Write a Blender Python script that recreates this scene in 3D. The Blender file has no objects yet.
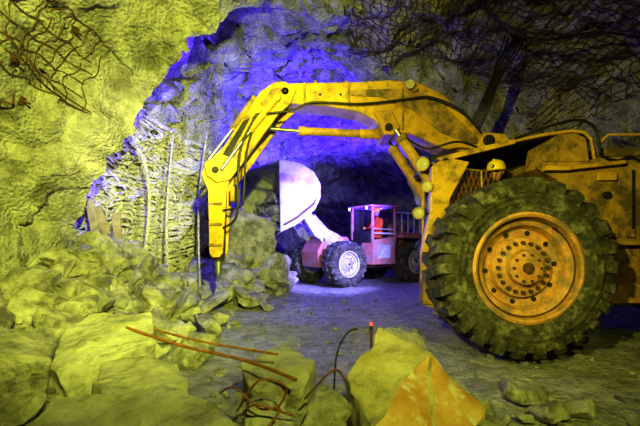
import bpy, bmesh, math, random
from math import sin, cos, pi, radians
from mathutils import Vector, Matrix, noise
from mathutils.bvhtree import BVHTree
random.seed(7)
S = bpy.context.scene
COL = S.collection
S.view_settings.view_transform = 'Standard'
for lk in ('Medium High Contrast','Standard - Medium High Contrast'):
    try:
        S.view_settings.look = lk; break
    except Exception: pass

# ------------------------------------------------------------ materials
def mat(name, c1, c2=None, scale=6.0, rough=0.8, metal=0.0, bump=0.3, bdist=0.02, c3=None, s3=1.2, lo=.35, hi=.65, cell=0.0, spec=.4, t3=.5):
    m = bpy.data.materials.new(name); m.use_nodes = True
    nt = m.node_tree; N = nt.nodes; L = nt.links
    bs = N['Principled BSDF']
    bs.inputs['Roughness'].default_value = rough
    bs.inputs['Metallic'].default_value = metal
    bs.inputs['Specular IOR Level'].default_value = spec
    tc = N.new('ShaderNodeTexCoord')
    n1 = N.new('ShaderNodeTexNoise'); n1.inputs['Scale'].default_value = scale
    n1.inputs['Detail'].default_value = 8; n1.inputs['Roughness'].default_value = .65
    L.new(tc.outputs['Object'], n1.inputs['Vector'])
    cr = N.new('ShaderNodeValToRGB')
    cr.color_ramp.elements[0].position = lo; cr.color_ramp.elements[1].position = hi
    cr.color_ramp.elements[0].color = (*c1, 1); cr.color_ramp.elements[1].color = (*(c2 or c1), 1)
    L.new(n1.outputs['Fac'], cr.inputs['Fac'])
    out = cr.outputs['Color']
    if c3:
        n3 = N.new('ShaderNodeTexNoise'); n3.inputs['Scale'].default_value = s3
        n3.inputs['Detail'].default_value = 9; n3.inputs['Roughness'].default_value = .75
        L.new(tc.outputs['Object'], n3.inputs['Vector'])
        r3 = N.new('ShaderNodeValToRGB'); r3.color_ramp.elements[0].position = t3; r3.color_ramp.elements[1].position = t3+.13
        L.new(n3.outputs['Fac'], r3.inputs['Fac'])
        mx = N.new('ShaderNodeMix'); mx.data_type = 'RGBA'
        L.new(r3.outputs['Color'], mx.inputs[0]); L.new(out, mx.inputs[6]); mx.inputs[7].default_value = (*c3, 1)
        out = mx.outputs[2]
    L.new(out, bs.inputs['Base Color'])
    if bump > 0:
        b = N.new('ShaderNodeBump'); b.inputs['Strength'].default_value = bump; b.inputs['Distance'].default_value = bdist
        n2 = N.new('ShaderNodeTexNoise'); n2.inputs['Scale'].default_value = scale * 1.7
        n2.inputs['Detail'].default_value = 10; n2.inputs['Roughness'].default_value = .7
        L.new(tc.outputs['Object'], n2.inputs['Vector'])
        h = n2.outputs['Fac']
        if cell > 0:
            v = N.new('ShaderNodeTexVoronoi'); v.inputs['Scale'].default_value = cell
            L.new(tc.outputs['Object'], v.inputs['Vector'])
            ad = N.new('ShaderNodeMath'); ad.operation = 'MULTIPLY_ADD'; ad.inputs[1].default_value = .5
            L.new(v.outputs['Distance'], ad.inputs[0]); L.new(h, ad.inputs[2]); h = ad.outputs[0]
        L.new(h, b.inputs['Height']); L.new(b.outputs['Normal'], bs.inputs['Normal'])
    return m

def emis(name, c, s):
    m = bpy.data.materials.new(name); m.use_nodes = True
    bs = m.node_tree.nodes['Principled BSDF']
    bs.inputs['Base Color'].default_value = (*c, 1)
    bs.inputs['Emission Color'].default_value = (*c, 1); bs.inputs['Emission Strength'].default_value = s
    return m

M_wall = mat('shotcrete_rock', (.25,.245,.20), (.62,.60,.50), 3.2, .85, 0, 1.0, .09, (.17,.16,.125), 1.3, cell=22, t3=.51)
M_ground = mat('gravel_mud', (.22,.22,.205), (.54,.535,.50), 7, .5, 0, 1, .05, (.15,.15,.14), 1.6, cell=26, t3=.53)
M_rock = mat('blasted_rock', (.20,.19,.16), (.56,.54,.46), 5, .8, 0, 1, .05, (.13,.12,.10), 3.0, cell=9)
M_slab = mat('pale_slab_rock', (.38,.37,.31), (.62,.60,.52), 4, .75, 0, 1, .06, (.22,.205,.16), 2.5, cell=7)
M_lag = mat('crusted_shotcrete', (.5,.48,.42), (.92,.89,.82), 9, .9, 0, 1, .07, cell=25)
M_rust = mat('rusty_steel', (.05,.03,.015), (.16,.08,.03), 20, .8, .2, .4, .01)
M_rebar = mat('rebar_rust', (.16,.06,.02), (.36,.15,.05), 20, .8, .2, .4, .01)
M_yel = mat('yellow_paint_worn', (.60,.34,.025), (.84,.51,.045), 2.6, .42, 0, .4, .014, (.25,.16,.06), 4.2, t3=.49)
M_yel2 = mat('yellow_paint_muddy', (.38,.24,.05), (.64,.39,.06), 5, .6, 0, .5, .02, (.15,.105,.055), 3.2, t3=.45)
M_org = mat('orange_rim_paint', (.52,.23,.06), (.74,.38,.12), 7, .6, 0, .5, .014, (.28,.19,.10), 5, t3=.45)
M_rub = mat('dusty_rubber', (.025,.025,.02), (.10,.095,.07), 9, .85, 0, .9, .02, (.22,.215,.16), 7, spec=.2, t3=.50)
M_blk = mat('dark_steel', (.012,.012,.012), (.04,.038,.03), 8, .6, .2, .3, .01)
M_hose = mat('hydraulic_hose', (.012,.012,.012), (.03,.03,.03), 10, .5, 0, .1, .01)
M_chr = mat('cylinder_rod_steel', (.35,.35,.35), (.5,.5,.5), 10, .35, .9, .05, .002)
M_wht = mat('white_paint_dusty', (.48,.48,.48), (.70,.70,.70), 4, .55, 0, .3, .01, (.33,.33,.33), 3)
M_ldr = mat('faded_red_paint', (.44,.13,.09), (.56,.28,.22), 4, .55, 0, .3, .01, (.36,.31,.29), 3)
M_con = mat('rust_stained_face', (.50,.22,.04), (.64,.42,.17), 4, .7, 0, .9, .03, (.72,.70,.60), 5, t3=.52)
M_con2 = mat('dusty_painted_face', (.40,.35,.16), (.60,.55,.33), 5, .7, 0, .9, .03, (.26,.22,.14), 4, t3=.49)
M_wood = mat('muddy_timber', (.25,.2,.12), (.45,.38,.24), 8, .85, 0, .6, .02)
M_helm = mat('yellow_hard_hat', (.95,.68,.03), (1,.75,.05), 4, .35, 0, .02, .001)
M_skin = mat('skin', (.55,.33,.22), (.62,.38,.26), 12, .6, 0, .1, .002)
M_vest = mat('orange_work_clothes', (.9,.10,.02), (1,.18,.04), 10, .85, 0, .4, .01)
M_jack = mat('dark_work_clothes', (.10,.11,.13), (.2,.2,.2), 10, .9, 0, .4, .01)
M_seat = mat('black_seat', (.02,.02,.02), (.03,.03,.03), 10, .6, 0, .2, .01)
M_lens = emis('lamp_lens', (1,.95,.55), 1.2)
M_lensoff = mat('lamp_glass', (.45,.42,.25), (.6,.56,.3), 12, .2, 0, .1, .005)
M_red = emis('red_lamp', (1,.04,.02), 3)
M_eye = mat('dark_glasses', (.01,.01,.01), (.02,.02,.02), 5, .15, 0, 0)

# ------------------------------------------------------------ mesh helpers
class B:
    def __init__(s): s.v=[]; s.f=[]; s.m=[]; s.mats=[]
    def mi(s, m):
        if m not in s.mats: s.mats.append(m)
        return s.mats.index(m)
    def add(s, vs, fs, m, M=None):
        o=len(s.v); i=s.mi(m)
        for p in vs:
            p=Vector(p); s.v.append(M@p if M else p)
        for f in fs: s.f.append([k+o for k in f]); s.m.append(i)
    def box(s, c, d, m, M=None, rot=None):
        R = rot or Matrix.Identity(3)
        vs=[Vector(c)+R@Vector((x*d[0]/2,y*d[1]/2,z*d[2]/2)) for x in(-1,1) for y in(-1,1) for z in(-1,1)]
        s.add(vs,[(0,1,3,2),(4,6,7,5),(0,4,5,1),(2,3,7,6),(0,2,6,4),(1,5,7,3)],m,M)
    def prism(s, prof, y0, y1, m, M=None):
        n=len(prof)
        vs=[(x,y0,z) for x,z in prof]+[(x,y1,z) for x,z in prof]
        fs=[list(range(n)),list(range(2*n-1,n-1,-1))]+[(i,i+n,(i+1)%n+n,(i+1)%n) for i in range(n)]
        s.add(vs,fs,m,M)
    def cyl(s, p, q, r, m, n=16, r2=None, M=None):
        p=Vector(p);q=Vector(q);d=(q-p).normalized()
        a=d.orthogonal().normalized();b=d.cross(a); r2=r if r2 is None else r2
        vs=[p+(a*cos(2*pi*i/n)+b*sin(2*pi*i/n))*r for i in range(n)]+[q+(a*cos(2*pi*i/n)+b*sin(2*pi*i/n))*r2 for i in range(n)]
        s.add(vs,[list(range(n-1,-1,-1)),list(range(n,2*n))]+[(i,(i+1)%n,(i+1)%n+n,i+n) for i in range(n)],m,M)
    def rev(s, prof, m, n=64, M=None, closed=False):   # revolve (rad,y) about local Y
        k=len(prof); vs=[];fs=[]
        for i in range(n):
            a=2*pi*i/n
            for r,y in prof: vs.append((r*cos(a),y,r*sin(a)))
        for i in range(n):
            j=(i+1)%n
            for t in range(k if closed else k-1):
                u=(t+1)%k
                fs.append((i*k+t,i*k+u,j*k+u,j*k+t))
        s.add(vs,fs,m,M)
    def tube(s, pts, r, m, n=8, M=None, jit=0):
        pts=[Vector(p) for p in pts]; k=len(pts); vs=[];fs=[]
        up=None
        for i,p in enumerate(pts):
            d=(pts[min(i+1,k-1)]-pts[max(i-1,0)]).normalized()
            if up is None: up=d.orthogonal().normalized()
            a=(up-d*up.dot(d)).normalized(); up=a; b=d.cross(a)
            rr=r*(1+random.uniform(-jit,jit))
            for j in range(n):
                t=2*pi*j/n; vs.append(p+(a*cos(t)+b*sin(t))*rr)
        for i in range(k-1):
            for j in range(n):
                fs.append((i*n+j,i*n+(j+1)%n,(i+1)*n+(j+1)%n,(i+1)*n+j))
        fs.append(list(range(n-1,-1,-1))); fs.append(list(range((k-1)*n,k*n)))
        s.add(vs,fs,m,M)
    def obj(s, name, parent=None, bevel=0, smooth=False, loc=None, rot=None):
        me=bpy.data.meshes.new(name); me.from_pydata([tuple(v) for v in s.v],[],s.f)
        for m in s.mats: me.materials.append(m)
        me.polygons.foreach_set('material_index',s.m)
        me.validate()
        bm=bmesh.new(); bm.from_mesh(me); bmesh.ops.recalc_face_normals(bm,faces=bm.faces); bm.to_mesh(me); bm.free()
        o=bpy.data.objects.new(name,me); COL.objects.link(o)
        if smooth:
            for p in me.polygons: p.use_smooth=True
            try: me.set_sharp_from_angle(angle=radians(35))
            except Exception: pass
        if bevel:
            b=o.modifiers.new('bevel','BEVEL'); b.width=bevel; b.segments=2; b.limit_method='ANGLE'; b.angle_limit=radians(40)
        if parent: o.parent=parent
        if loc: o.location=loc
        if rot: o.rotation_euler=rot
        return o

def catmull(pts, n):
    P=[Vector(p) for p in pts]; out=[]
    k=len(P)-1
    for i in range(n):
        t=i/(n-1)*k; a=min(int(t),k-1); u=t-a
        p0=P[max(a-1,0)];p1=P[a];p2=P[a+1];p3=P[min(a+2,k)]
        out.append(.5*((2*p1)+(p2-p0)*u+(2*p0-5*p1+4*p2-p3)*u*u+(3*p1-p0-3*p2+p3)*u**3))
    return out

def empty(name, loc=(0,0,0), rz=0):
    e=bpy.data.objects.new(name,None); e.location=loc; e.rotation_euler=(0,0,rz); COL.objects.link(e); return e

# ------------------------------------------------------------ cavern
R_ = [(.6,5.5),(2.4,5.5),(4.4,5.3),(6.2,4.4),(7.2,2.2),(7.2,-.5)]
RB = [(-.3,5.25),(1.2,5.25),(3.2,5.1),(5.8,4.4),(7.4,2.2),(7.4,-.5)]
rings = [
 (-4.0,[(-3.4,-.5),(-3.7,1.3),(-3.6,2.8),(-3.1,4.0),(-2.2,4.9),(-.8,5.3)]+R_),
 (2.0,[(-3.9,-.5),(-4.2,1.3),(-4.0,2.8),(-3.4,4.0),(-2.4,4.9),(-1.0,5.3)]+R_),
 (4.8,[(-4.05,-.5),(-4.25,1.3),(-4.15,2.6),(-3.65,3.7),(-2.75,4.6),(-1.5,5.15)]+RB),
 (5.6,[(-3.95,-.5),(-4.05,1.3),(-3.85,2.5),(-3.35,3.45),(-2.60,4.3),(-1.7,4.95)]+RB),
 (6.2,[(-3.95,-.5),(-3.80,1.4),(-3.45,2.35),(-2.90,3.15),(-2.35,4.00),(-1.6,4.75)]+[(-.3,5.2)]+RB[1:]),
 (6.45,[(-4.9,-.5),(-4.8,1.4),(-4.6,2.8),(-4.1,4.1),(-3.1,5.0),(-1.8,5.45)]+[(-.3,5.5)]+RB[1:]),
 (7.2,[(-4.3,-.5),(-4.15,1.4),(-4.0,2.8),(-3.6,4.1),(-2.8,5.0),(-1.6,5.5)]+[(-.3,5.5)]+RB[1:]),
 (8.5,[(-2.95,-.5),(-2.9,1.4),(-2.85,2.8),(-2.7,4.0),(-2.2,4.95),(-1.2,5.5)]+[(-.2,5.5),(1.0,5.3),(2.8,5.0),(5.4,4.2),(7.2,2.2),(7.2,-.5)]),
 (9.2,[(-2.6,-.5),(-2.55,1.4),(-2.5,2.8),(-2.3,3.9),(-1.9,4.8),(-1.1,5.5),(-.2,5.6),(.7,5.2),(1.4,4.6),(1.9,3.6),(2.3,2.0),(2.5,-.5)]),
 (11.5,[(-3.0,-.5),(-2.9,1.4),(-2.7,2.8),(-2.3,4.0),(-1.7,4.8),(-.9,5.3),(-.1,5.4),(1.0,5.2),(2.0,4.7),(3.0,3.6),(3.7,2.0),(3.9,-.5)]),
 (15,[(-3.0,-.5),(-2.9,1.4),(-2.6,2.8),(-2.0,4.0),(-1.3,4.7),(-.5,5.0),(.3,5.1),(1.4,5.0),(2.6,4.6),(3.8,3.6),(4.6,2.0),(4.8,-.5)]),
 (20,[(-1.0,-.5),(-1,1.4),(-.8,2.4),(-.4,3.3),(.2,4.0),(.8,4.3),(1.6,4.4),(2.6,4.3),(3.6,4.0),(4.6,3.2),(5.4,2.0),(5.6,-.5)]),
]
NP=170
secs=[(y,catmull([(a,0,b) for a,b in pts],NP)) for y,pts in rings]
loft=[]
for (ya,A),(yb,Bp) in zip(secs[:-1],secs[1:]):
    L_=max(yb-ya, max((A[i]-Bp[i]).length for i in range(NP)))
    k=max(2,int(L_/.075))
    for j in range(k):
        t=j/k
        loft.append([Vector((A[i].x*(1-t)+Bp[i].x*t, ya*(1-t)+yb*t, A[i].z*(1-t)+Bp[i].z*t)) for i in range(NP)])
loft.append([Vector((p.x,20,p.z)) for p in secs[-1][1]])
for k in range(1,6):
    c=Vector((2.2,20+.1*k,1.5)); loft.append([ (Vector((p.x,20,p.z))).lerp(c,k/5) for p in secs[-1][1]])
def disp(p):
    a=noise.noise_vector(p*.8)*.24+noise.noise_vector(p*2.1+Vector((5,3,1)))*.14+noise.noise_vector(p*5.5)*.06+noise.noise_vector(p*11)*.026
    d,q=noise.voronoi(p*1.5)
    d2,q2=noise.voronoi(p*3.2)
    near=1 if p.y>6.3 else (.35 if p.x<-1 else .8)
    c1=Vector((noise.cell(q[0]*7),noise.cell(q[0]*9+Vector((3,3,3))),noise.cell(q[0]*11)))
    c2=Vector((noise.cell(q2[0]*7),noise.cell(q2[0]*9+Vector((3,3,3))),noise.cell(q2[0]*11)))
    a+= c1*.16*near+c2*.06*near
    return a
b=B(); vs=[];fs=[]
for row in loft:
    for p in row: vs.append(p+disp(p))
for i in range(len(loft)-1):
    for j in range(NP-1):
        fs.append((i*NP+j,i*NP+j+1,(i+1)*NP+j+1,(i+1)*NP+j))
b.add(vs,fs,M_wall)
cave=b.obj('wall_tunnel',smooth=True)
bvh=BVHTree.FromPolygons([tuple(v) for v in vs],fs)

def gz(x,y):
    h=.07*noise.noise(Vector((x*.7,y*.7,0)))+.035*noise.noise(Vector((x*3,y*3,1)))+.015*noise.noise(Vector((x*9,y*9,4)))
    h+=1.15*math.exp(-(((x+3.75)/1.15)**2+((y-6.4)/1.3)**2))
    h+=.45*math.exp(-(((x+2.4)/.9)**2+((y-8.4)/1.2)**2))
    h+=.22*math.exp(-(((x+2.0)/1.4)**2+((y-2.7)/.9)**2))
    h+=.5*math.exp(-(((x+3.9)/1.0)**2+((y-4.0)/1.5)**2))
    h+=.8*math.exp(-(((x+2.1)/.9)**2+((y-10.4)/1.4)**2))
    return h
b=B(); X0,X1,Y0,Y1=-5.2,8.2,-4,20.6; nx,ny=190,320
vs=[];fs=[]
for j in range(ny+1):
    for i in range(nx+1):
        x=X0+(X1-X0)*i/nx;y=Y0+(Y1-Y0)*(j/ny)
        vs.append((x,y,gz(x,y)))
for j in range(ny):
    for i in range(nx):
        a=j*(nx+1)+i; fs.append((a,a+1,a+nx+2,a+nx+1))
b.add(vs,fs,M_ground); b.obj('floor',smooth=True)

# ------------------------------------------------------------ rocks
def hull(seed, n=16, flat=1.0, boxy=0.0):
    rnd=random.Random(seed); bm=bmesh.new()
    for i in range(n):
        v=Vector((rnd.gauss(0,1),rnd.gauss(0,1),rnd.gauss(0,1))).normalized()
        if boxy: 
            v=Vector([max(-.72,min(.72,c*1.35)) for c in v])
        v.z*=flat; bm.verts.new(v)
    r=bmesh.ops.convex_hull(bm,input=bm.verts)
    bmesh.ops.delete(bm,geom=[g for g in set(r['geom_interior']+r['geom_unused']) if isinstance(g,bmesh.types.BMVert)],context='VERTS')
    bm.verts.index_update()
    V=[v.co.copy() for v in bm.verts];F=[[v.index for v in f.verts] for f in bm.faces]; bm.free()
    return V,F
def rockbm(seed,n,boxy,size,cuts,bev=.05,amp=.035):
    V,F=hull(seed,n,1.0,boxy)
    bm=bmesh.new(); vv=[bm.verts.new(v) for v in V]
    for f in F: bm.faces.new([vv[k] for k in f])
    bmesh.ops.recalc_face_normals(bm,faces=bm.faces)
    bmesh.ops.dissolve_limit(bm,angle_limit=radians(22),verts=bm.verts,edges=bm.edges)
    bmesh.ops.triangulate(bm,faces=bm.faces)
    bmesh.ops.bevel(bm,geom=bm.edges[:]+bm.verts[:],offset=bev,segments=1,affect='EDGES')
    bmesh.ops.triangulate(bm,faces=bm.faces)
    bmesh.ops.subdivide_edges(bm,edges=bm.edges,cuts=cuts,use_grid_fill=True)
    for v in bm.verts:
        v.co=Vector((v.co.x*size[0],v.co.y*size[1],v.co.z*size[2]))*.7
        p=v.co*3/max(size)+Vector((seed,seed,seed))
        v.co+=(noise.noise_vector(p)*amp*2+noise.noise_vector(p*3)*amp*.8+noise.noise_vector(p*8)*amp*.3)*max(size)
    bm.verts.index_update(); bm.faces.ensure_lookup_table()
    return bm
shapes=[]
for i in range(12):
    bm=rockbm(300+i,22 if i%2 else 14,i%3!=0,(1.3,1.2,[.6,.9,1.1][i%3]),1,.05,.04)
    shapes.append(([v.co.copy() for v in bm.verts],[[v.index for v in f.verts] for f in bm.faces])); bm.free()
def scatter(name, n, region, smin, smax, m, power=2.5, sink=.3, seed=1):
    rnd=random.Random(seed); b=B()
    for i in range(n):
        x,y=region(rnd)
        s=smin+(smax-smin)*rnd.random()**power
        V,F=shapes[rnd.randrange(len(shapes))]
        R=Matrix.Rotation(rnd.uniform(0,6.28),4,'Z')@Matrix.Rotation(rnd.uniform(-.6,.6),4,'X')@Matrix.Rotation(rnd.uniform(-.6,.6),4,'Y')
        T=Matrix.Translation((x,y,gz(x,y)+s*.5*(1-sink)))
        D=Matrix.Diagonal((s*rnd.uniform(.7,1.1),s*rnd.uniform(.6,1),s*rnd.uniform(.5,.9),1))
        b.add(V,F,m,T@R@D)
    return b.obj(name,smooth=True)
def reg_pile(r): return (-3.2+abs(r.gauss(0,.62))-.3, 6.3+r.gauss(0,.8))
def reg_left(r): return (r.uniform(-3.6,-1.3), r.uniform(3.3,5.8))
def reg_front(r): return (r.uniform(-2.2,1.9), r.uniform(1.9,3.0))
def reg_back(r): return (-2.0+r.gauss(0,.5), 8.6+r.gauss(0,.9))
def reg_deep(r): return (-2.0+r.gauss(0,.5), 10.6+r.gauss(0,.9))
def reg_all(r): return (r.uniform(-3,4.5), 1.5+8*r.random())
scatter('rubble_pile',330,reg_pile,.05,.42,M_rock,2.3,seed=11)
scatter('rubble_pile',130,reg_left,.04,.42,M_rock,2.6,seed=12)
scatter('rubble_pile',130,reg_front,.03,.20,M_rock,2.2,seed=13)
scatter('rubble_pile',170,reg_back,.06,.50,M_rock,2,seed=14)
scatter('rubble_pile',120,reg_deep,.12,.65,M_rock,1.6,seed=15)
scatter('loose_gravel',800,reg_all,.015,.07,M_rock,2.5,seed=16)

def boulder(name, loc, size, rot, seed, m=M_slab, boxy=True, n=14):
    bm=rockbm(seed,n,boxy,size,4,.03,.035)
    me=bpy.data.meshes.new(name); bm.to_mesh(me); bm.free(); me.materials.append(m)
    for p in me.polygons: p.use_smooth=True
    me.set_sharp_from_angle(angle=radians(30))
    o=bpy.data.objects.new(name,me); COL.objects.link(o); o.location=loc; o.rotation_euler=[radians(a) for a in rot]
    return o
def hullrock(name, pts, mats, pick=None, a1=.03, a2=.014, cuts=6, smooth=35):
    bm=bmesh.new()
    for p in pts: bm.verts.new(p)
    r=bmesh.ops.convex_hull(bm,input=bm.verts)
    dead=[g for g in set(r['geom_interior']+r['geom_unused']) if isinstance(g,bmesh.types.BMVert)]
    if dead: bmesh.ops.delete(bm,geom=dead,context='VERTS')
    bmesh.ops.dissolve_limit(bm,angle_limit=radians(10),verts=bm.verts,edges=bm.edges)
    bmesh.ops.recalc_face_normals(bm,faces=bm.faces)
    if pick:
        for f in bm.faces: f.material_index=pick(f.normal)
    bmesh.ops.triangulate(bm,faces=bm.faces)
    bmesh.ops.bevel(bm,geom=bm.edges[:]+bm.verts[:],offset=.012,segments=1,affect='EDGES')
    bmesh.ops.triangulate(bm,faces=bm.faces)
    bmesh.ops.subdivide_edges(bm,edges=bm.edges,cuts=cuts,use_grid_fill=True)
    for v in bm.verts:
        v.co+=noise.noise_vector(v.co*4)*a1+noise.noise_vector(v.co*13)*a2+noise.noise_vector(v.co*30)*.005
    me=bpy.data.meshes.new(name); bm.to_mesh(me); bm.free()
    for m in mats: me.materials.append(m)
    for p in me.polygons: p.use_smooth=True
    me.set_sharp_from_angle(angle=radians(smooth))
    o=bpy.data.objects.new(name,me); COL.objects.link(o); return o
def slab(top, th, m=M_slab):
    c=sum((Vector(p) for p in top),Vector())/len(top)
    low=[]
    for p in top:
        q=c+(Vector(p)-c)*.92; low.append((q.x+.03,q.y+.04,q.z-th))
    hullrock('rock_slab',[*top,*low],[m],a1=.04,a2=.018)
slab([(-2.0,3.4,.60),(-1.42,3.35,.64),(-1.24,2.95,.50),(-1.62,2.55,.33),(-1.98,2.75,.44)],.34)
slab([(-1.50,2.85,.43),(-1.0,2.8,.38),(-.80,2.52,.31),(-1.18,2.36,.31),(-1.44,2.48,.33)],.26)
slab([(-1.56,2.32,.29),(-1.0,2.5,.34),(-.60,2.36,.27),(-.43,2.1,.20),(-.95,1.9,.17),(-1.6,2.05,.20)],.26)
slab([(-.60,2.9,.33),(-.30,3.3,.40),(-.04,3.05,.33),(-.10,2.7,.24),(-.48,2.66,.24)],.30)
boulder('boulder',(-1.98,2.5,.38),(.46,.5,.5),(10,15,30),102,M_rock)
boulder('boulder',(-1.9,2.05,.1),(.5,.5,.3),(10,5,50),105,M_rock)
boulder('boulder',(.0,2.35,.12),(.34,.32,.32),(10,-20,40),108,M_rock)
boulder('boulder',(-.32,2.35,.10),(.30,.26,.24),(20,-10,20),106)
boulder('boulder',(.85,4.0,.16),(.42,.34,.30),(15,10,10),109)
boulder('boulder',(-1.3,3.9,.12),(.36,.32,.2),(15,-10,60),110,M_rock)
boulder('boulder',(-2.4,4.2,.26),(.45,.42,.3),(10,20,20),111,M_rock)
boulder('boulder',(-2.7,5.3,.40),(.46,.42,.34),(30,10,20),112)
boulder('boulder',(-2.15,6.0,.30),(.55,.45,.4),(10,-30,0),113,M_rock)
boulder('boulder',(-1.85,7.2,.35),(.6,.5,.4),(10,-20,20),114,M_rock)
boulder('boulder',(-1.78,9.5,1.05),(1.1,.9,1.85),(6,8,20),115,M_rock,n=20)
boulder('boulder',(-1.15,9.35,.60),(.8,.7,.95),(10,30,70),116,M_rock)
boulder('boulder',(-3.0,3.4,.4),(.6,.5,.4),(10,30,70),117,M_rock)
boulder('boulder',(.30,2.25,.02),(.3,.3,.2),(10,3,70),118,M_rock)
boulder('boulder',(1.6,3.1,.05),(.4,.35,.14),(10,3,70),119,M_rock)
boulder('boulder',(.62,3.5,.06),(.3,.25,.2),(10,23,70),120,M_rock)
boulder('boulder',(1.05,2.9,.08),(.34,.3,.2),(10,23,30),123,M_slab)
boulder('boulder',(-2.9,6.3,.85),(.5,.45,.5),(10,23,70),121,M_rock)
boulder('boulder',(-3.15,5.9,.8),(.4,.4,.4),(40,23,70),122,M_rock)

# broken concrete block: dusty top, rust stained side
hullrock('concrete_block',[(.17,2.52,.38),(.44,2.95,.57),(.74,2.68,.48),(.27,2.14,.25),(1.03,2.46,.16),(.62,2.02,.05),(.14,2.5,.0),(.5,3.05,.0),(1.0,2.8,.0),(.28,2.1,.0)],[M_con2,M_con],pick=lambda n:1 if n.x>.32 else 0,a1=.04,a2=.024)
b=B(); b.cyl((.42,3.28,-.02),(.42,3.28,.50),.012,M_rust,8); b.cyl((.42,3.28,0),(.42,3.28,.03),.06,M_rust,12)
b.cyl((.42,3.28,.50),(.42,3.28,.54),.016,M_blk,12); b.cyl((.42,3.28,.54),(.42,3.28,.565),.014,M_red,12,.010)
b.obj('red_marker_lamp')

# ------------------------------------------------------------ rock mesh & lagging laid on the walls
def hit(o,d,off):
    h=bvh.ray_cast(Vector(o),Vector(d).normalized())
    return None if h[0] is None else h[0]-Vector(d).normalized()*off
def mesh_panel(name, org, y0,y1,a0,a1,sy,sa,r,m,off=.04,jit=.25,skip=.12,wob=.015,n=5,slack=.02,seed=5):
    rnd=random.Random(seed); b=B()
    ny=int((y1-y0)/sy); na=int((a1-a0)/sa); fine=3
    def P(y,a):
        w=noise.noise_vector(Vector((y*3,a*.08,2+seed)))*wob+noise.noise_vector(Vector((y*11,a*.4,7)))*wob*.5
        p=hit((org[0],y,org[1]),(-sin(radians(a)),0,cos(radians(a))),off)
        return None if p is None else p+w
    def run(pts):
        seg=[]
        for p in pts:
            if p is None or rnd.random()<skip*.12 or (seg and (p-seg[-1]).length>.8):
                if len(seg)>2: b.tube(seg,r,m,n,jit=jit)
                seg=[] if p is None else [p]
            else: seg.append(p)
        if len(seg)>2: b.tube(seg,r,m,n,jit=jit)
    for i in range(ny+1):
        if rnd.random()<skip: continue
        run([P(y0+i*sy+slack*sin(k*.9+i),a0+k*sa/fine) for k in range(na*fine+1)])
    for k in range(na+1):
        if rnd.random()<skip: continue
        run([P(y0+i*sy/fine,a0+k*sa+.3*sin(i*.7+k)) for i in range(ny*fine+1)])
    return b.obj(name,smooth=True)
mesh_panel('rock_support_mesh',(0,1.5),3.7,5.7,50,66,.15,2.4,.008,M_rust,off=.025,skip=.25)
mesh_panel('rock_support_mesh',(1.8,1.5),5.2,8.5,-58,18,.11,1.8,.009,M_rust,off=.04)
mesh_panel('crusted_lagging',(-.2,1.8),6.85,8.9,60,122,.085,1.7,.022,M_lag,off=.25,jit=.5,wob=.11,skip=.05,n=6,slack=.05)
mesh_panel('crusted_lagging',(-.2,1.8),6.9,8.9,58,122,.15,2.4,.036,M_lag,off=.14,jit=.6,wob=.13,skip=.03,n=7,slack=.07,seed=9)
b=B()
for (y,a,ox) in [(4.6,62,0),(5.2,52,0),(4.1,64,0),(5.0,68,0),(6.0,-30,1.8),(7.0,-12,1.8),(6.4,-45,1.8),(7.6,-35,1.8)]:
    d=Vector((-sin(radians(a)),0,cos(radians(a)))); p=hit((ox,y,1.5),d,.05)
    if p is None: continue
    b.cyl(p,p-d*.012,.07,M_rust,4); b.cyl(p-d*.012,p-d*.12,.014,M_rust,8)
b.obj('rock_bolts')
b=B()
def curve(pts,r,m,n=24,k=7): b.tube(catmull(pts,n),r,m,k,jit=.08)
curve([(-3.05,6.85,.7),(-2.90,6.8,1.8),(-3.0,6.85,2.6),(-3.3,6.9,3.1)],.030,M_lag)
curve([(-2.65,7.0,.5),(-2.72,7.1,1.7),(-2.68,7.3,3.2)],.022,M_lag)
curve([(-2.25,7.5,.4),(-2.3,7.6,2),(-2.2,7.8,3.4)],.02,M_lag)
b.obj('bent_pipes',smooth=True)
b=B()
for x,y,z,l,rr in [(-3.62,6.45,1.40,1.1,18),(-3.46,6.5,1.35,1.1,26),(-3.30,6.55,1.25,1.0,12)]:
    R=Matrix.Rotation(radians(-rr),3,'Y')@Matrix.Rotation(radians(-14),3,'X')
    b.box((x,y,z),(.13,.05,l),M_wood,rot=R)
b.obj('timber_planks',bevel=.008)
b=B()
curve([(-1.50,3.1,.56),(-1.0,2.9,.47),(-.5,2.7,.42),(-.15,2.55,.34)],.012,M_rebar,30)
curve([(-1.45,3.2,.56),(-.9,3.0,.48),(-.3,2.85,.42)],.009,M_rebar,30)
b.obj('rebar',smooth=True)
b=B()
curve([(-.5,2.4,.2),(-.35,2.3,.42),(-.2,2.35,.36),(-.28,2.4,.2),(-.42,2.3,.22),(-.36,2.2,.32),(-.15,2.3,.22)],.007,M_rebar,50)
curve([(-.62,2.5,.28),(-.5,2.35,.36),(-.34,2.25,.28),(-.22,2.2,.30),(-.30,2.15,.2)],.006,M_rebar,40)
curve([(.1,2.9,.1),(.12,2.9,.40),(.2,2.95,.55),(.28,3.0,.57)],.007,M_blk,30)
curve([(-.1,2.6,.2),(.1,2.5,.42),(.2,2.6,.2)],.007,M_rebar,30)
b.obj('wire_scrap',smooth=True)
b=B()
for i in range(6):
    x=3.2+.07*i
    curve([(x+.25,7.2+.05*i,5.35),(x+.05,7.1,4.8),(x-.20-.04*i,7.0,4.1),(x-.45-.03*i,7.0,3.55),(x-.7,7.2,3.0+.05*i)],.016,M_hose,30)
curve([(2.6,6.6,5.2),(3.4,6.4,4.5),(4.6,6.4,4.6),(6,6.4,4.3)],.02,M_hose,40)
b.obj('hanging_cables',smooth=True)
b=B()
curve([(-4.1,4.75,3.15),(-3.85,4.7,2.95),(-3.7,4.8,2.9),(-3.68,4.8,3.02)],.014,M_rust,20)
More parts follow.
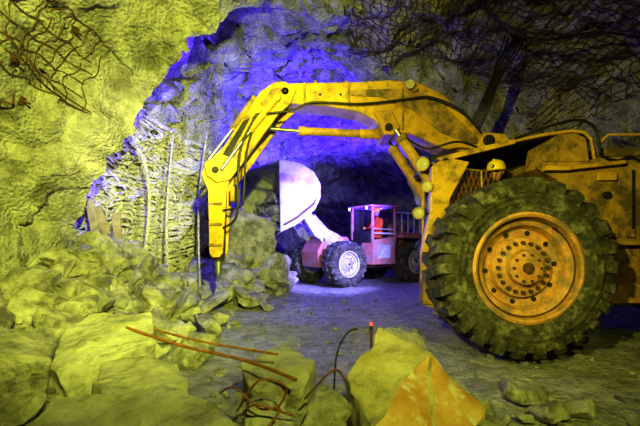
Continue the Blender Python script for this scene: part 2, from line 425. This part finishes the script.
curve([(-3.6,4.2,3.75),(-3.5,4.6,3.5),(-3.4,5.2,3.2),(-3.2,5.6,3.05)],.012,M_rust,30)
b.obj('steel_hook',smooth=True)

# ------------------------------------------------------------ wheels
def wheel(name,parent,loc,r,w,rimr,flip,mrim,lugs=26,rz=0):
    b=B()
    h=[(rimr,-.40),(rimr*1.05,-.465),(r*.70,-.50),(r*.715,-.518),(r*.735,-.505),(r*.76,-.51),(r*.775,-.525),(r*.79,-.51),(r*.86,-.50),(r*.92,-.46),(r*.935,-.36),(r*.94,0)]
    prof=[(a,y*w) for a,y in h]+[(a,-y*w) for a,y in h[-2::-1]]
    b.rev(prof,M_rub,80)
    for side in(-1,1):
        for i in range(lugs):
            a0=2*pi*(i+(0 if side<0 else .5))/lugs; wd=.58*pi/lugs
            path=[(r*.82,-.53,0),(r*.92,-.535,0),(r*.99,-.46,.01),(r*1.0,-.30,.03),(r*1.0,.05,.10)]
            vs=[];fs=[]
            for (rad,y,sk) in path:
                inn=rad-.08*r if y>-.5 else rad-.02*r
                yi=y if y>-.5 else y+.08
                for rr,yy,ww in((rad,y,wd*.82),(inn,yi,wd)):
                    for sgn in(-1,1):
                        a=a0+sk+sgn*ww
                        vs.append((rr*cos(a),-yy*w if side>0 else yy*w,rr*sin(a)))
            for k in range(len(path)-1):
                o=k*4
                fs+= [(o,o+1,o+5,o+4),(o+2,o+6,o+7,o+3),(o,o+4,o+6,o+2),(o+1,o+3,o+7,o+5)]
            fs+=[(0,2,3,1),(len(path)*4-4,len(path)*4-3,len(path)*4-1,len(path)*4-2)]
            b.add(vs,fs,M_rub)
    b.rev([(rimr*1.02,-.36*w),(rimr*1.04,-.47*w),(rimr*.99,-.49*w),(rimr*.95,-.47*w),(rimr*.93,-.38*w),(rimr*.80,-.33*w),(rimr*.74,-.20*w),(rimr*.60,-.17*w)],mrim,64)
    b.rev([(rimr*.60,-.17*w),(rimr*.56,-.26*w),(rimr*.36,-.28*w),(rimr*.33,-.30*w),(rimr*.31,-.40*w),(rimr*.22,-.43*w),(0.001,-.43*w)],mrim,64)
    b.rev([(rimr*1.02,.36*w),(rimr*.98,.47*w),(rimr*.9,.3*w),(.001,.2*w)],mrim,48)
    b.rev([(rimr*.925,-.385*w),(rimr*.91,-.40*w),(rimr*.89,-.385*w)],M_rust,48)
    for i in range(20):
        a=2*pi*i/20
        b.cyl((rimr*.47*cos(a),-.25*w,rimr*.47*sin(a)),(rimr*.47*cos(a),-.315*w,rimr*.47*sin(a)),rimr*.038,M_rust,6)
    for i in range(10):
        a=2*pi*i/10+.1
        b.cyl((rimr*.67*cos(a),-.15*w,rimr*.67*sin(a)),(rimr*.67*cos(a),-.195*w,rimr*.67*sin(a)),rimr*.05,M_blk,10)
    for i in range(10):
        a=2*pi*i/10
        b.cyl((rimr*.25*cos(a),-.41*w,rimr*.25*sin(a)),(rimr*.25*cos(a),-.445*w,rimr*.25*sin(a)),rimr*.028,M_rust,6)
    b.cyl((0,-.42*w,0),(0,-.47*w,0),rimr*.10,M_rust,16)
    b.cyl((rimr*.88*cos(1),-.42*w,rimr*.88*sin(1)),(rimr*.86*cos(1),-.5*w,rimr*.86*sin(1)),.012,M_blk,8)
    o=b.obj(name,parent,smooth=True,loc=loc); o.rotation_euler=(0,0,(pi if flip else 0)+rz)
    return o

# ------------------------------------------------------------ people
def skin_obj(name,parent,verts,edges,radii,m,sub=2,root=0):
    me=bpy.data.meshes.new(name); me.from_pydata(verts,edges,[])
    o=bpy.data.objects.new(name,me); COL.objects.link(o); me.materials.append(m)
    o.modifiers.new('skin','SKIN'); sk=me.skin_vertices[0].data
    for i,r in enumerate(radii):
        sk[i].radius=(r,r) if not isinstance(r,tuple) else r
        sk[i].use_root=(i==root)
    s=o.modifiers.new('sub','SUBSURF'); s.levels=sub; s.render_levels=sub
    if hasattr(o.modifiers['skin'],'use_smooth_shade'): o.modifiers['skin'].use_smooth_shade=True
    if parent: o.parent=parent
    return o
def person(name,loc,rz,cloth,headturn=0):
    e=empty(name,loc,rz)
    V=[(0,0,0),(0,.02,.22),(0,.01,.40),(0,-.005,.52),(0,-.02,.60),
       (.17,0,.47),(.24,-.10,.24),(.17,-.33,.22),(-.17,0,.47),(-.24,-.10,.24),(-.17,-.33,.22),
       (.1,-.03,-.01),(.14,-.42,.03),(.14,-.46,-.36),(.14,-.60,-.40),(-.1,-.03,-.01),(-.14,-.42,.03),(-.14,-.46,-.36),(-.14,-.60,-.40)]
    E=[(0,1),(1,2),(2,3),(3,4),(2,5),(5,6),(6,7),(2,8),(8,9),(9,10),(0,11),(11,12),(12,13),(13,14),(0,15),(15,16),(16,17),(17,18)]
    R=[(.15,.12),(.14,.11),(.16,.12),.065,.055,.07,.052,.036,.07,.052,.036,.10,.075,.055,.045,.10,.075,.055,.045]
    skin_obj('body',e,V,E,R,cloth)
    for sg in(1,-1):
        w=Vector((.17*sg,-.34,.22))
        skin_obj('palm',e,[w,w+Vector((-.01*sg,-.05,0)),w+Vector((-.015*sg,-.09,.0))],[(0,1),(1,2)],[(.022,.03),(.02,.042),(.014,.04)],M_skin,1)
        for k,(off,l) in enumerate([(-.03,.8),(-.01,1),(.01,.95),(.03,.78)]):
            q=w+Vector((-.015*sg,-.09,off))
            skin_obj('finger_%d'%(k+1),e,[q,q+Vector((0,-.035*l,.0)),q+Vector((-.012*sg,-.055*l,-.0)),q+Vector((-.035*sg,-.05*l,0))],[(0,1),(1,2),(2,3)],[.010,.0095,.009,.008],M_skin,1)
        q=w+Vector((-.01*sg,-.04,.03))
        skin_obj('thumb',e,[q,q+Vector((-.02*sg,-.03,.02)),q+Vector((-.045*sg,-.045,.015))],[(0,1),(1,2)],[.013,.011,.009],M_skin,1)
    b=B(); n1,n2=28,20; vs=[];fs=[]
    for i in range(n2+1):
        th=pi*i/n2
        for j in range(n1):
            ph=2*pi*j/n1
            x=.076*sin(th)*cos(ph); y=.095*sin(th)*sin(ph); z=.115*cos(th)
            if z<0: x*=1-.28*(-z/.115)
            if z<0 and y>0: y*=1-.35*(-z/.115)
            f=max(0,-sin(ph)*sin(th))
            if f>.4:
                y-=.022*math.exp(-((x/.014)**2+((z+.015)/.022)**2))
                y-=.008*math.exp(-((x/.03)**2+((z+.055)/.012)**2))
                y-=.010*math.exp(-((x/.03)**2+((z+.095)/.02)**2))
                y+=.012*math.exp(-(((abs(x)-.032)/.016)**2+((z-.012)/.013)**2))
                y-=.006*math.exp(-((x/.06)**2+((z-.035)/.01)**2))
            vs.append((x,y,z))
    for i in range(n2):
        for j in range(n1): fs.append((i*n1+j,i*n1+(j+1)%n1,(i+1)*n1+(j+1)%n1,(i+1)*n1+j))
    b.add(vs,fs,M_skin)
    for sg in(-1,1):
        b.rev([(.001,-.01),(.02,-.012),(.028,0),(.02,.01),(.001,.01)],M_skin,12,Matrix.Translation((.078*sg,.005,-.005))@Matrix.Rotation(pi/2,4,'Z'))
        b.box((sg*.033,-.094,.014),(.052,.012,.034),M_eye)
        b.box((sg*.07,-.045,.016),(.004,.09,.008),M_eye)
        b.cyl((sg*.012,-.102,-.056),(sg*.022,-.097,-.055),.004,M_vest,6)
    b.box((0,-.1,.02),(.02,.006,.006),M_eye)
    b.obj('head',e,smooth=True,loc=(0,-.03,.72),rot=(radians(6),0,headturn))
    b=B()
    prof=[(.118,.03),(.119,.035),(.112,.045),(.108,.08),(.094,.12),(.065,.148),(.03,.160),(.001,.162)]
    n=36; vs=[];fs=[]
    for i in range(n):
        a=2*pi*i/n
        for k,(r,z) in enumerate(prof):
            rr=r; y=r*1.12*sin(a)
            if k<2 and sin(a)<0: y-=.045*(-sin(a))**2
            if k<2: z-=.008*max(0,-sin(a))
            vs.append((rr*cos(a),y,z))
    K=len(prof)
    for i in range(n):
        j=(i+1)%n
        for k in range(K-1): fs.append((i*K+k,i*K+k+1,j*K+k+1,j*K+k))
    b.add(vs,fs,M_helm)
    b.box((0,.0,.155),(.02,.16,.02),M_helm); b.cyl((0,-.12,.075),(0,-.155,.08),.024,M_blk,12); b.cyl((0,-.155,.08),(0,-.160,.08),.02,M_lensoff,12)
    b.obj('hard_hat',e,smooth=True,loc=(0,-.03,.72),rot=(radians(6),0,headturn))
    return e

# ------------------------------------------------------------ scaling rig (foreground)
rig=empty('rock_scaling_rig')
wheel('front_wheel_near',rig,(2.11,4.36,.965),.935,.70,.55,False,M_org)
wheel('front_wheel_far',rig,(2.58,6.75,.965),.935,.70,.55,True,M_org)
wheel('rear_wheel_near',rig,(5.9,4.36,.965),.935,.70,.55,False,M_org)
wheel('rear_wheel_far',rig,(5.9,6.75,.965),.935,.70,.55,True,M_org)
b=B(); b.cyl((2.10,4.5,.965),(2.55,6.6,.965),.16,M_blk,20); b.cyl((5.9,4.5,.965),(5.9,6.6,.965),.16,M_blk,20)
b.box((2.33,5.6,.96),(.5,.6,.5),M_blk); b.obj('axles',rig,.02)
b=B()
b.prism([(1.55,.55),(1.7,.45),(7.0,.45),(7.0,1.25),(1.7,1.30),(1.55,1.1)],4.95,6.0,M_yel2)
b.obj('main_frame',rig,.03)
b=B()
b.prism([(1.24,.48),(1.40,.42),(1.50,1.1),(1.56,1.75),(1.80,2.2),(1.5,2.26),(1.34,2.14),(1.32,1.6),(1.22,1.1)],4.80,4.92,M_yel)
b.prism([(1.34,.5),(1.42,.45),(1.50,1.1),(1.52,1.7),(1.42,1.7),(1.36,1.1)],4.92,5.4,M_blk)
b.box((1.33,4.86,.66),(.2,.2,.34),M_yel2)
b.box((1.36,4.79,1.25),(.10,.03,.5),M_yel2); b.box((1.33,4.77,1.05),(.05,.04,.12),M_blk)
b.obj('front_panel',rig,.02)
b=B()
b.prism([(1.5,1.3),(2.0,1.5),(2.02,2.12),(1.62,2.16),(1.48,1.9)],5.0,5.3,M_blk)
for i in range(10):
    t=i*.06
    b.cyl((1.48+t,4.975,1.45),(1.48+t+.25,4.975,2.14),.007,M_rebar,5)
    b.cyl((1.56+t-.06,4.965,2.14),(1.48+t+.22,4.965,1.45),.007,M_rebar,5)
b.tube([(1.5,4.96,1.45),(1.5,4.96,1.95),(1.64,4.96,2.16),(2.0,4.96,2.12),(2.02,4.96,1.5),(1.5,4.96,1.45)],.014,M_yel,6)
b.obj('radiator_grille',rig)
SH=(0,.30,0)
b=B()
for y in(5.30,6.05):
    b.prism([(1.9,1.25),(3.0,1.25),(3.0,1.9),(2.75,2.5),(2.6,2.76),(2.3,2.78),(2.1,2.4),(1.95,2.0)],y,y+.08,M_yel)
b.prism([(1.9,1.2),(2.9,1.2),(2.8,2.2),(2.1,2.1)],5.38,6.05,M_blk)
b.cyl((2.36,5.26,2.66),(2.36,6.18,2.66),.08,M_blk,20)
b.obj('boom_turret',rig,.015,loc=SH)
b=B()
boom=[(2.52,2.62),(2.44,2.80),(2.14,3.06),(1.78,3.40),(1.42,3.57),(1.0,3.60),(.45,3.57),(-.30,3.56),(-.50,3.55),(-.60,3.42),(-.50,3.26),(.12,3.22),(.55,3.14),(.78,3.02),(.95,2.84),(1.30,2.82),(1.62,2.68),(1.80,2.60),(2.28,2.52)]
b.prism(boom,5.50,5.98,M_yel)
b.obj('boom',rig,.03,loc=SH)
b=B()
b.prism([(2.35,2.68),(2.05,2.97),(1.72,3.28),(1.42,3.44),(1.0,3.46),(.45,3.44),(.45,3.36),(.9,3.34),(1.3,3.18),(1.75,2.82),(2.2,2.66)],5.475,5.50,M_yel2)
b.prism([(.78,3.12),(1.02,3.14),(1.14,2.88),(1.05,2.78),(.92,2.78)],5.42,6.06,M_yel)
b.cyl((.98,5.38,2.88),(.98,6.1,2.88),.055,M_blk,16)
b.cyl((1.36,5.42,3.44),(1.36,6.06,3.44),.04,M_yel2,16)
b.cyl((-.5,5.44,3.41),(-.5,6.04,3.41),.06,M_yel2,20); b.cyl((-.5,5.42,3.41),(-.5,6.06,3.41),.025,M_blk,20)
for x,z in[(.0,3.38),(.3,3.38),(1.9,3.1),(2.1,2.9)]: b.cyl((x,5.485,z),(x,5.5,z),.02,M_blk,8)
for x,z0,z1 in[(.42,3.2,3.56),(-.22,3.25,3.55),(1.2,2.86,3.56)]: b.box((x,5.49,(z0+z1)/2),(.03,.03,z1-z0),M_yel2)
for x in (-.1,.35,.8): b.prism([(x,3.57),(x+.06,3.57),(x+.05,3.63),(x+.01,3.63)],5.6,5.9,M_yel2)
b.cyl((1.28,5.46,3.50),(1.28,5.36,3.48),.055,M_lensoff,16,.065)
b.obj('boom_fittings',rig,.008,loc=SH)
b=B()
for y in(5.40,6.02):
    b.cyl((1.08,y,2.84),(1.36,y,2.40),.035,M_chr,14)
    b.cyl((1.14,y,2.75),(1.66,y,1.95),.075,M_yel,18)
    b.cyl((1.14,y,2.75),(1.18,y,2.68),.09,M_yel2,18)
b.cyl((-.28,5.74,2.92),(.62,5.74,2.88),.062,M_org,20); b.cyl((-.32,5.74,2.92),(-.22,5.74,2.916),.075,M_org,20)
b.cyl((.6,5.74,2.88),(.9,5.74,2.87),.075,M_yel,20)
b.cyl((-.3,5.74,2.92),(-.80,5.74,2.96),.03,M_chr,14)
b.cyl((-.80,5.6,2.96),(-.80,5.9,2.96),.05,M_blk,14)
b.obj('hydraulic_cylinders',rig,smooth=True,loc=SH)
b=B()
st=[(-.34,3.44),(-.50,3.55),(-.66,3.54),(-.86,3.40),(-1.18,2.92),(-1.38,2.62),(-1.66,2.34),(-1.62,2.20),(-1.48,2.10),(-1.30,2.14),(-1.08,2.42),(-.82,2.78),(-.60,3.08),(-.42,3.24)]
for y in(5.44,5.93): b.prism(st,y,y+.06,M_yel)
b.prism([(-.55,3.34),(-.72,3.34),(-1.42,2.45),(-1.52,2.25),(-1.36,2.25),(-.72,2.98)],5.50,5.93,M_blk)
b.prism([(-.60,3.50),(-.84,3.38),(-1.34,2.66),(-1.30,2.62),(-.80,3.30),(-.6,3.42)],5.50,5.93,M_yel2)
b.prism([(-.52,3.46),(-.68,3.44),(-.86,3.22),(-.74,3.14)],5.42,5.45,M_yel2)
b.prism([(-1.0,3.02),(-1.1,2.98),(-1.4,2.5),(-1.3,2.46)],5.425,5.445,M_blk)
b.obj('stick',rig,.014,loc=SH)
b=B()
b.cyl((-.62,5.39,3.30),(-1.0,5.39,2.82),.05,M_yel,16); b.cyl((-1.0,5.39,2.82),(-1.40,5.39,2.28),.026,M_chr,12)
b.cyl((-.62,5.36,3.30),(-.62,5.46,3.30),.06,M_yel2,14)
b.cyl((-.95,5.60,3.38),(-1.30,5.60,2.90),.05,M_yel2,16); b.cyl((-1.30,5.60,2.90),(-1.64,5.60,2.46),.026,M_chr,12)
for x,z in[(-.93,3.0),(-1.5,2.28)]:
    b.cyl((x,5.40,z),(x,6.02,z),.036,M_blk,14)
b.obj('stick_cylinders',rig,smooth=True,loc=SH)
b=B()
for y in(5.52,5.84):
    b.prism([(-1.66,2.42),(-1.52,2.44),(-1.30,2.22),(-1.36,2.02),(-1.42,1.08),(-1.47,1.02),(-1.57,1.02),(-1.61,1.08),(-1.63,2.0),(-1.72,2.22)],y,y+.05,M_yel)
b.prism([(-1.61,2.1),(-1.42,2.1),(-1.45,1.08),(-1.59,1.08)],5.57,5.84,M_blk)
b.box((-1.27,5.7,1.95),(.10,.26,.22),M_yel2)
for z in(1.2,1.5,1.8): b.box((-1.52,5.51,z),(.20,.03,.04),M_yel2)
b.cyl((-1.52,5.7,1.08),(-1.52,5.7,.96),.10,M_blk,16,.085); b.cyl((-1.52,5.7,.97),(-1.52,5.7,.78),.055,M_chr,16,.05); b.cyl((-1.52,5.7,.78),(-1.52,5.7,.66),.05,M_chr,16,.008)
b.cyl((-1.50,5.42,2.28),(-1.50,6.0,2.28),.05,M_blk,16)
b.obj('hydraulic_hammer',rig,.01,loc=SH)
b=B()
b.tube(catmull([(-.9,5.36,3.05),(-1.10,5.32,2.6),(-1.15,5.3,2.1),(-1.18,5.34,1.6),(-1.40,5.5,1.45)],30),.018,M_hose)
b.tube(catmull([(-.9,5.40,3.05),(-1.04,5.36,2.5),(-1.08,5.36,1.9),(-1.14,5.4,1.75),(-1.40,5.5,1.7)],30),.016,M_hose)
b.tube(catmull([(1.3,5.44,3.3),(.6,5.42,3.22),(-.1,5.42,3.24),(-.4,5.4,3.12),(-.9,5.36,3.05)],30),.016,M_hose)
b.tube(catmull([(2.3,5.4,2.8),(2.0,5.36,3.10),(1.6,5.40,3.30),(1.3,5.44,3.3)],30),.018,M_hose)
b.tube(catmull([(2.3,5.25,2.5),(1.9,5.2,2.62),(1.5,5.3,2.55),(1.2,5.34,2.72)],30),.016,M_hose)
b.obj('hoses',rig,smooth=True,loc=SH)
b=B()
can=[(1.42,2.26),(1.9,2.38),(2.35,2.48),(2.75,2.56),(3.05,2.60),(3.2,2.58),(3.28,2.5)]
b.prism(can+[(x,z-.05) for x,z in can[::-1]],4.85,6.1,M_blk)
b.tube([(x,4.84,z-.02) for x,z in can]+[(3.32,4.84,2.25),(3.3,4.84,1.9)],.022,M_yel,8)
b.prism([(1.42,2.24),(1.9,2.36),(2.35,2.46),(2.35,2.42),(1.9,2.31),(1.46,2.20)],4.80,4.88,M_yel)
b.tube(catmull([(2.35,4.82,2.48),(2.8,4.8,2.64),(3.1,4.8,2.70),(3.3,4.8,2.6),(3.36,4.8,2.3)],20),.018,M_hose)
for x,z in[(1.55,2.2),(3.25,2.45)]:
    for y in(4.9,6.0): b.cyl((x,y,1.25),(x,y,z),.03,M_yel,8)
b.obj('cab_canopy',rig,.006)
b=B()
b.box((2.30,5.34,1.26),(.9,.5,.16),M_blk); b.box((2.25,5.30,1.38),(.45,.44,.10),M_seat); b.box((2.25,5.55,1.78),(.42,.1,.65),M_seat)
b.box((2.4,5.59,1.95),(1.7,.02,1.0),M_blk)
b.obj('cab_interior',rig,.005)
b=B()
Mt=Matrix.Translation((2.17,4.88,1.70))@Matrix.Rotation(radians(20),4,'X')
b.rev([(.155,-.012),(.167,0),(.155,.012),(.143,0)],M_blk,32,Mt,closed=True)
b.cyl((2.17,4.88,1.70),(2.17,4.91,1.3),.02,M_blk,8); b.box((0,0,0),(.3,.015,.03),M_blk,Mt)
b.obj('steering_wheel',rig,smooth=True)
b=B()
b.prism([(2.66,2.20),(2.70,2.42),(2.85,2.52),(3.05,2.54),(3.18,2.48),(3.22,2.20)],4.78,5.2,M_yel2)
b.prism([(2.62,2.22),(3.25,2.22),(3.35,2.26),(6.9,2.30),(7.1,2.1),(7.1,1.2),(3.2,1.2),(3.05,1.65),(2.85,1.98),(2.6,2.12)],4.80,6.2,M_yel2)
b.prism([(3.4,2.30),(6.5,2.34),(6.5,2.44),(3.42,2.40)],4.95,6.1,M_yel2)
b.prism([(2.66,2.08),(2.9,2.08),(3.6,2.16),(3.6,2.20),(2.9,2.13),(2.66,2.13)],4.70,4.84,M_yel)
b.box((3.75,4.785,1.7),(.03,.02,.8),M_blk); b.box((4.9,4.785,1.7),(.03,.02,.8),M_blk)
b.box((3.42,4.77,2.02),(.22,.04,.10),M_yel); b.cyl((3.42,4.74,1.8),(3.42,4.8,1.8),.04,M_blk,12)
for x in(3.5,3.7,3.9,4.1): b.box((x,4.77,1.34),(.10,.03,.10),M_yel2)
b.tube([(3.4,4.86,2.44),(3.5,4.86,2.54),(6.2,4.86,2.56)],.018,M_yel,8)
b.tube(catmull([(3.3,4.74,2.28),(3.5,4.72,2.2),(3.7,4.74,2.25),(3.9,4.74,2.1)],16),.014,M_hose)
b.box((3.35,4.9,.62),(1.1,.3,.22),M_org)
b.obj('rear_body',rig,.018)
b=B()
for x,y,z,r in[(1.23,4.80,2.17,.085),(1.28,4.78,1.90,.07),(1.18,4.78,1.58,.07)]:
    M=Matrix.Translation((x,y,z))@Matrix.Rotation(radians(-25),4,'Z')
    b.rev([(.001,.07),(r*.7,.06),(r,.0),(r*1.02,-.03),(r*.86,-.03)],M_yel2,24,M)
    b.rev([(.001,-.032),(r*.6,-.026),(r*.86,-.012)],M_lensoff,24,M)
    b.cyl((x,y+.03,z),(1.38,4.86,z),.014,M_blk,8)
b.cyl((1.38,4.86,1.50),(1.38,4.86,2.20),.018,M_yel2,8)
b.obj('work_lamps',rig,smooth=True)
person('rig_operator',(2.24,5.10,1.40),radians(-12),M_jack,radians(-30))

# ------------------------------------------------------------ background loader
LX,LY=.17,12.1
ld=empty('underground_wheel_loader',(LX,LY,0),radians(215))
for nm,x,yv,fl in[('front_wheel_near',0,.92,True),('front_wheel_far',0,-.92,False),('rear_wheel_near',-2.75,.92,True),('rear_wheel_far',-2.75,-.92,False)]:
    wheel(nm,ld,(x,yv,.66),.66,.48,.36,fl,M_wht,20)
b=B(); b.cyl((0,-.8,.66),(0,.8,.66),.12,M_blk); b.cyl((-2.75,-.8,.66),(-2.75,.8,.66),.12,M_blk)
b.prism([(.55,.55),(.6,1.0),(.35,1.45),(-.5,1.45),(-.75,1.0),(-.75,.55)],-.45,.45,M_ldr)
b.prism([(-.7,.6),(-1.2,.6),(-1.2,.95),(-.7,.95)],-.2,.2,M_blk)
b.prism([(-1.1,.5),(-3.9,.5),(-4.1,.8),(-4.0,1.5),(-3.4,1.62),(-1.9,1.62),(-1.75,1.25),(-1.1,1.2)],-.62,.62,M_ldr)
b.obj('chassis',ld,.03)
b=B()
b.prism([(-.95,.62),(-1.9,.62),(-1.9,1.45),(-1.0,1.35)],.50,1.05,M_ldr)
b.box((-1.42,1.06,1.0),(.5,.02,.4),M_wht)
for y0,y1 in((.6,1.2),(-1.2,-.6)): b.prism([(-2.1,1.42),(-3.5,1.42),(-3.4,1.52),(-2.1,1.52)],y0,y1,M_ldr)
for x in(-.98,-1.9):
    for y in(.08,1.02): b.box((x,y,1.85),(.07,.07,1.0),M_ldr)
b.prism([(-.85,2.33),(-2.05,2.36),(-2.05,2.42),(-.85,2.39)],0,1.1,M_ldr)
b.box((-1.45,1.03,1.55),(.9,.04,.05),M_wht); b.box((-1.45,1.03,1.68),(.9,.03,.03),M_wht)
for k in range(5): b.box((-1.95-.28*k,1.0,1.9),(.03,.03,.65),M_wht)
b.box((-2.5,1.0,2.22),(1.2,.04,.04),M_wht)
b.box((-1.6,.55,1.35),(.45,.45,.14),M_seat); b.box((-1.82,.55,1.65),(.1,.42,.55),M_seat)
b.box((-1.45,.10,1.85),(.9,.03,.9),M_blk)
b.box((-1.0,.55,1.45),(.1,.8,.35),M_blk)
b.box((-2.5,.0,1.75),(.9,.9,.25),M_ldr); b.cyl((-2.9,-.3,1.8),(-2.9,-.3,2.2),.06,M_rust,12)
b.obj('cab',ld,.01)
b=B()
for x,y,z in[(-.88,.15,2.30),(-.88,.95,2.30),(.45,.55,1.35)]:
    b.cyl((x,y,z),(x+.07,y,z),.05,M_blk,16,.06); b.cyl((x+.07,y,z),(x+.08,y,z),.05,M_lens,16)
b.cyl((-1.0,1.08,2.24),(-1.0,1.13,2.24),.04,M_red,12)
b.obj('lamps',ld)
b=B()
for y in(-.42,.36):
    b.prism([(-.35,1.35),(-.15,1.5),(.6,1.80),(1.05,2.40),(1.2,2.35),(1.2,2.1),(.7,1.45),(.1,1.15),(-.3,1.2)],y,y+.12,M_wht)
b.cyl((1.12,-.55,2.25),(1.12,.55,2.25),.07,M_blk); b.cyl((.4,-.35,1.52),(.4,.4,1.52),.08,M_wht)
b.cyl((-.3,0,1.35),(.5,0,2.05),.10,M_wht); b.cyl((.5,0,2.05),(1.1,0,2.7),.05,M_chr)
b.obj('lift_arms',ld,.015)
b=B()
outer=[(2.22,1.52),(1.75,1.72),(1.2,2.12),(1.02,2.45),(1.02,2.80),(1.22,3.10),(1.62,3.28),(2.25,3.32)]
inner=[(2.25,3.26),(1.64,3.22),(1.27,3.05),(1.08,2.78),(1.08,2.47),(1.24,2.17),(1.77,1.79),(2.22,1.58)]
b.prism(outer+inner,-1.15,1.15,M_wht)
for y in(-1.19,1.13): b.prism(outer,y,y+.06,M_wht)
b.prism([(2.16,1.50),(2.36,1.42),(2.18,1.60)],-1.15,1.15,M_blk)
for y in(-.9,-.3,.3,.9): b.box((1.0,y,2.65),(.06,.05,.5),M_wht)
b.prism([(1.12,2.5),(1.22,2.25),(1.75,1.86),(2.15,1.66),(2.15,1.72),(1.78,1.92),(1.26,2.30)],1.185,1.205,M_rust)
b.obj('bucket',ld,.012)
b=B(); rnd=random.Random(3)
for i in range(60):
    u=rnd.random(); y=rnd.uniform(-.98,.98); x=1.4+.75*u; z=2.20-.45*u+rnd.uniform(0,.75)*(1-.6*u)
    s=rnd.uniform(.10,.26); V,F=shapes[rnd.randrange(12)]
    b.add(V,F,M_rock,Matrix.Translation((x,y,z))@Matrix.Rotation(rnd.uniform(0,6),4,'Z')@Matrix.Scale(s,4))
b.obj('bucket_rock_load',ld,smooth=True)
a=radians(215); lx,ly=-1.62,.55
person('loader_operator',(LX+lx*cos(a)-ly*sin(a),LY+lx*sin(a)+ly*cos(a),1.50),radians(215+90),M_vest)

# ------------------------------------------------------------ lights
def spot(name,loc,tgt,col,e,ang=90,blend=.6,rad=.08):
    l=bpy.data.lights.new(name,'SPOT'); l.energy=e; l.color=col; l.spot_size=radians(ang); l.spot_blend=blend; l.shadow_soft_size=rad
    o=bpy.data.objects.new(name,l); COL.objects.link(o); o.location=loc
    o.rotation_euler=(Vector(tgt)-Vector(loc)).to_track_quat('-Z','Y').to_euler(); return o
def point(name,loc,col,e,rad=.05):
    l=bpy.data.lights.new(name,'POINT'); l.energy=e; l.color=col; l.shadow_soft_size=rad
    o=bpy.data.objects.new(name,l); COL.objects.link(o); o.location=loc; return o
YG=(.88,.98,.13)
spot('light_yellow',(.9,-1.0,3.0),(-3.1,6,2.2),YG,3500,62,.85)
spot('light_yellow',(-1.6,-.6,3.0),(1.9,5.2,1.9),(1,.95,.16),1150,58,.9)
spot('light_yellow',(-1.0,1.0,2.2),(-.1,7.2,5.4),YG,900,46,.9)  # added spot without a fixture, lifts the yellow on the ceiling
spot('light_yellow',(-.6,3.4,2.2),(-3.5,7.6,2.7),(1,1,.34),560,50,.9)  # added mid-air spot, boosts yellow on the lagging
spot('light_yellow',(.9,-.6,3.2),(.1,3.8,.2),YG,560,82,1.0)  # added wide fill for the foreground slabs and floor
BL=(.06,.02,1.0)
point('light_blue',(-2.9,6.75,4.55),BL,230)
point('light_blue',(-4.35,6.75,2.1),BL,120)
spot('light_blue',(1.9,7.6,1.9),(0,11.3,1.4),(.28,.25,1.0),3200,68)
spot('light_blue',(2.15,9.7,1.5),(-.9,12.3,4.6),BL,4600,100)  # extra blue spot, added to colour the tunnel ceiling behind the boom
spot('light_blue',(2.1,14.6,2.0),(-.5,12.5,5),BL,3200,120)
w=bpy.data.worlds.new('mine_dark'); S.world=w; w.use_nodes=True
w.node_tree.nodes['Background'].inputs[0].default_value=(.02,.02,.012,1); w.node_tree.nodes['Background'].inputs[1].default_value=.2

cam=bpy.data.cameras.new('camera'); cam.lens=22.5; cam.sensor_width=36; cam.shift_y=.05; cam.clip_start=.05
co=bpy.data.objects.new('camera',cam); COL.objects.link(co); co.location=(0,0,1.2); co.rotation_euler=(pi/2,0,0)
S.camera=co
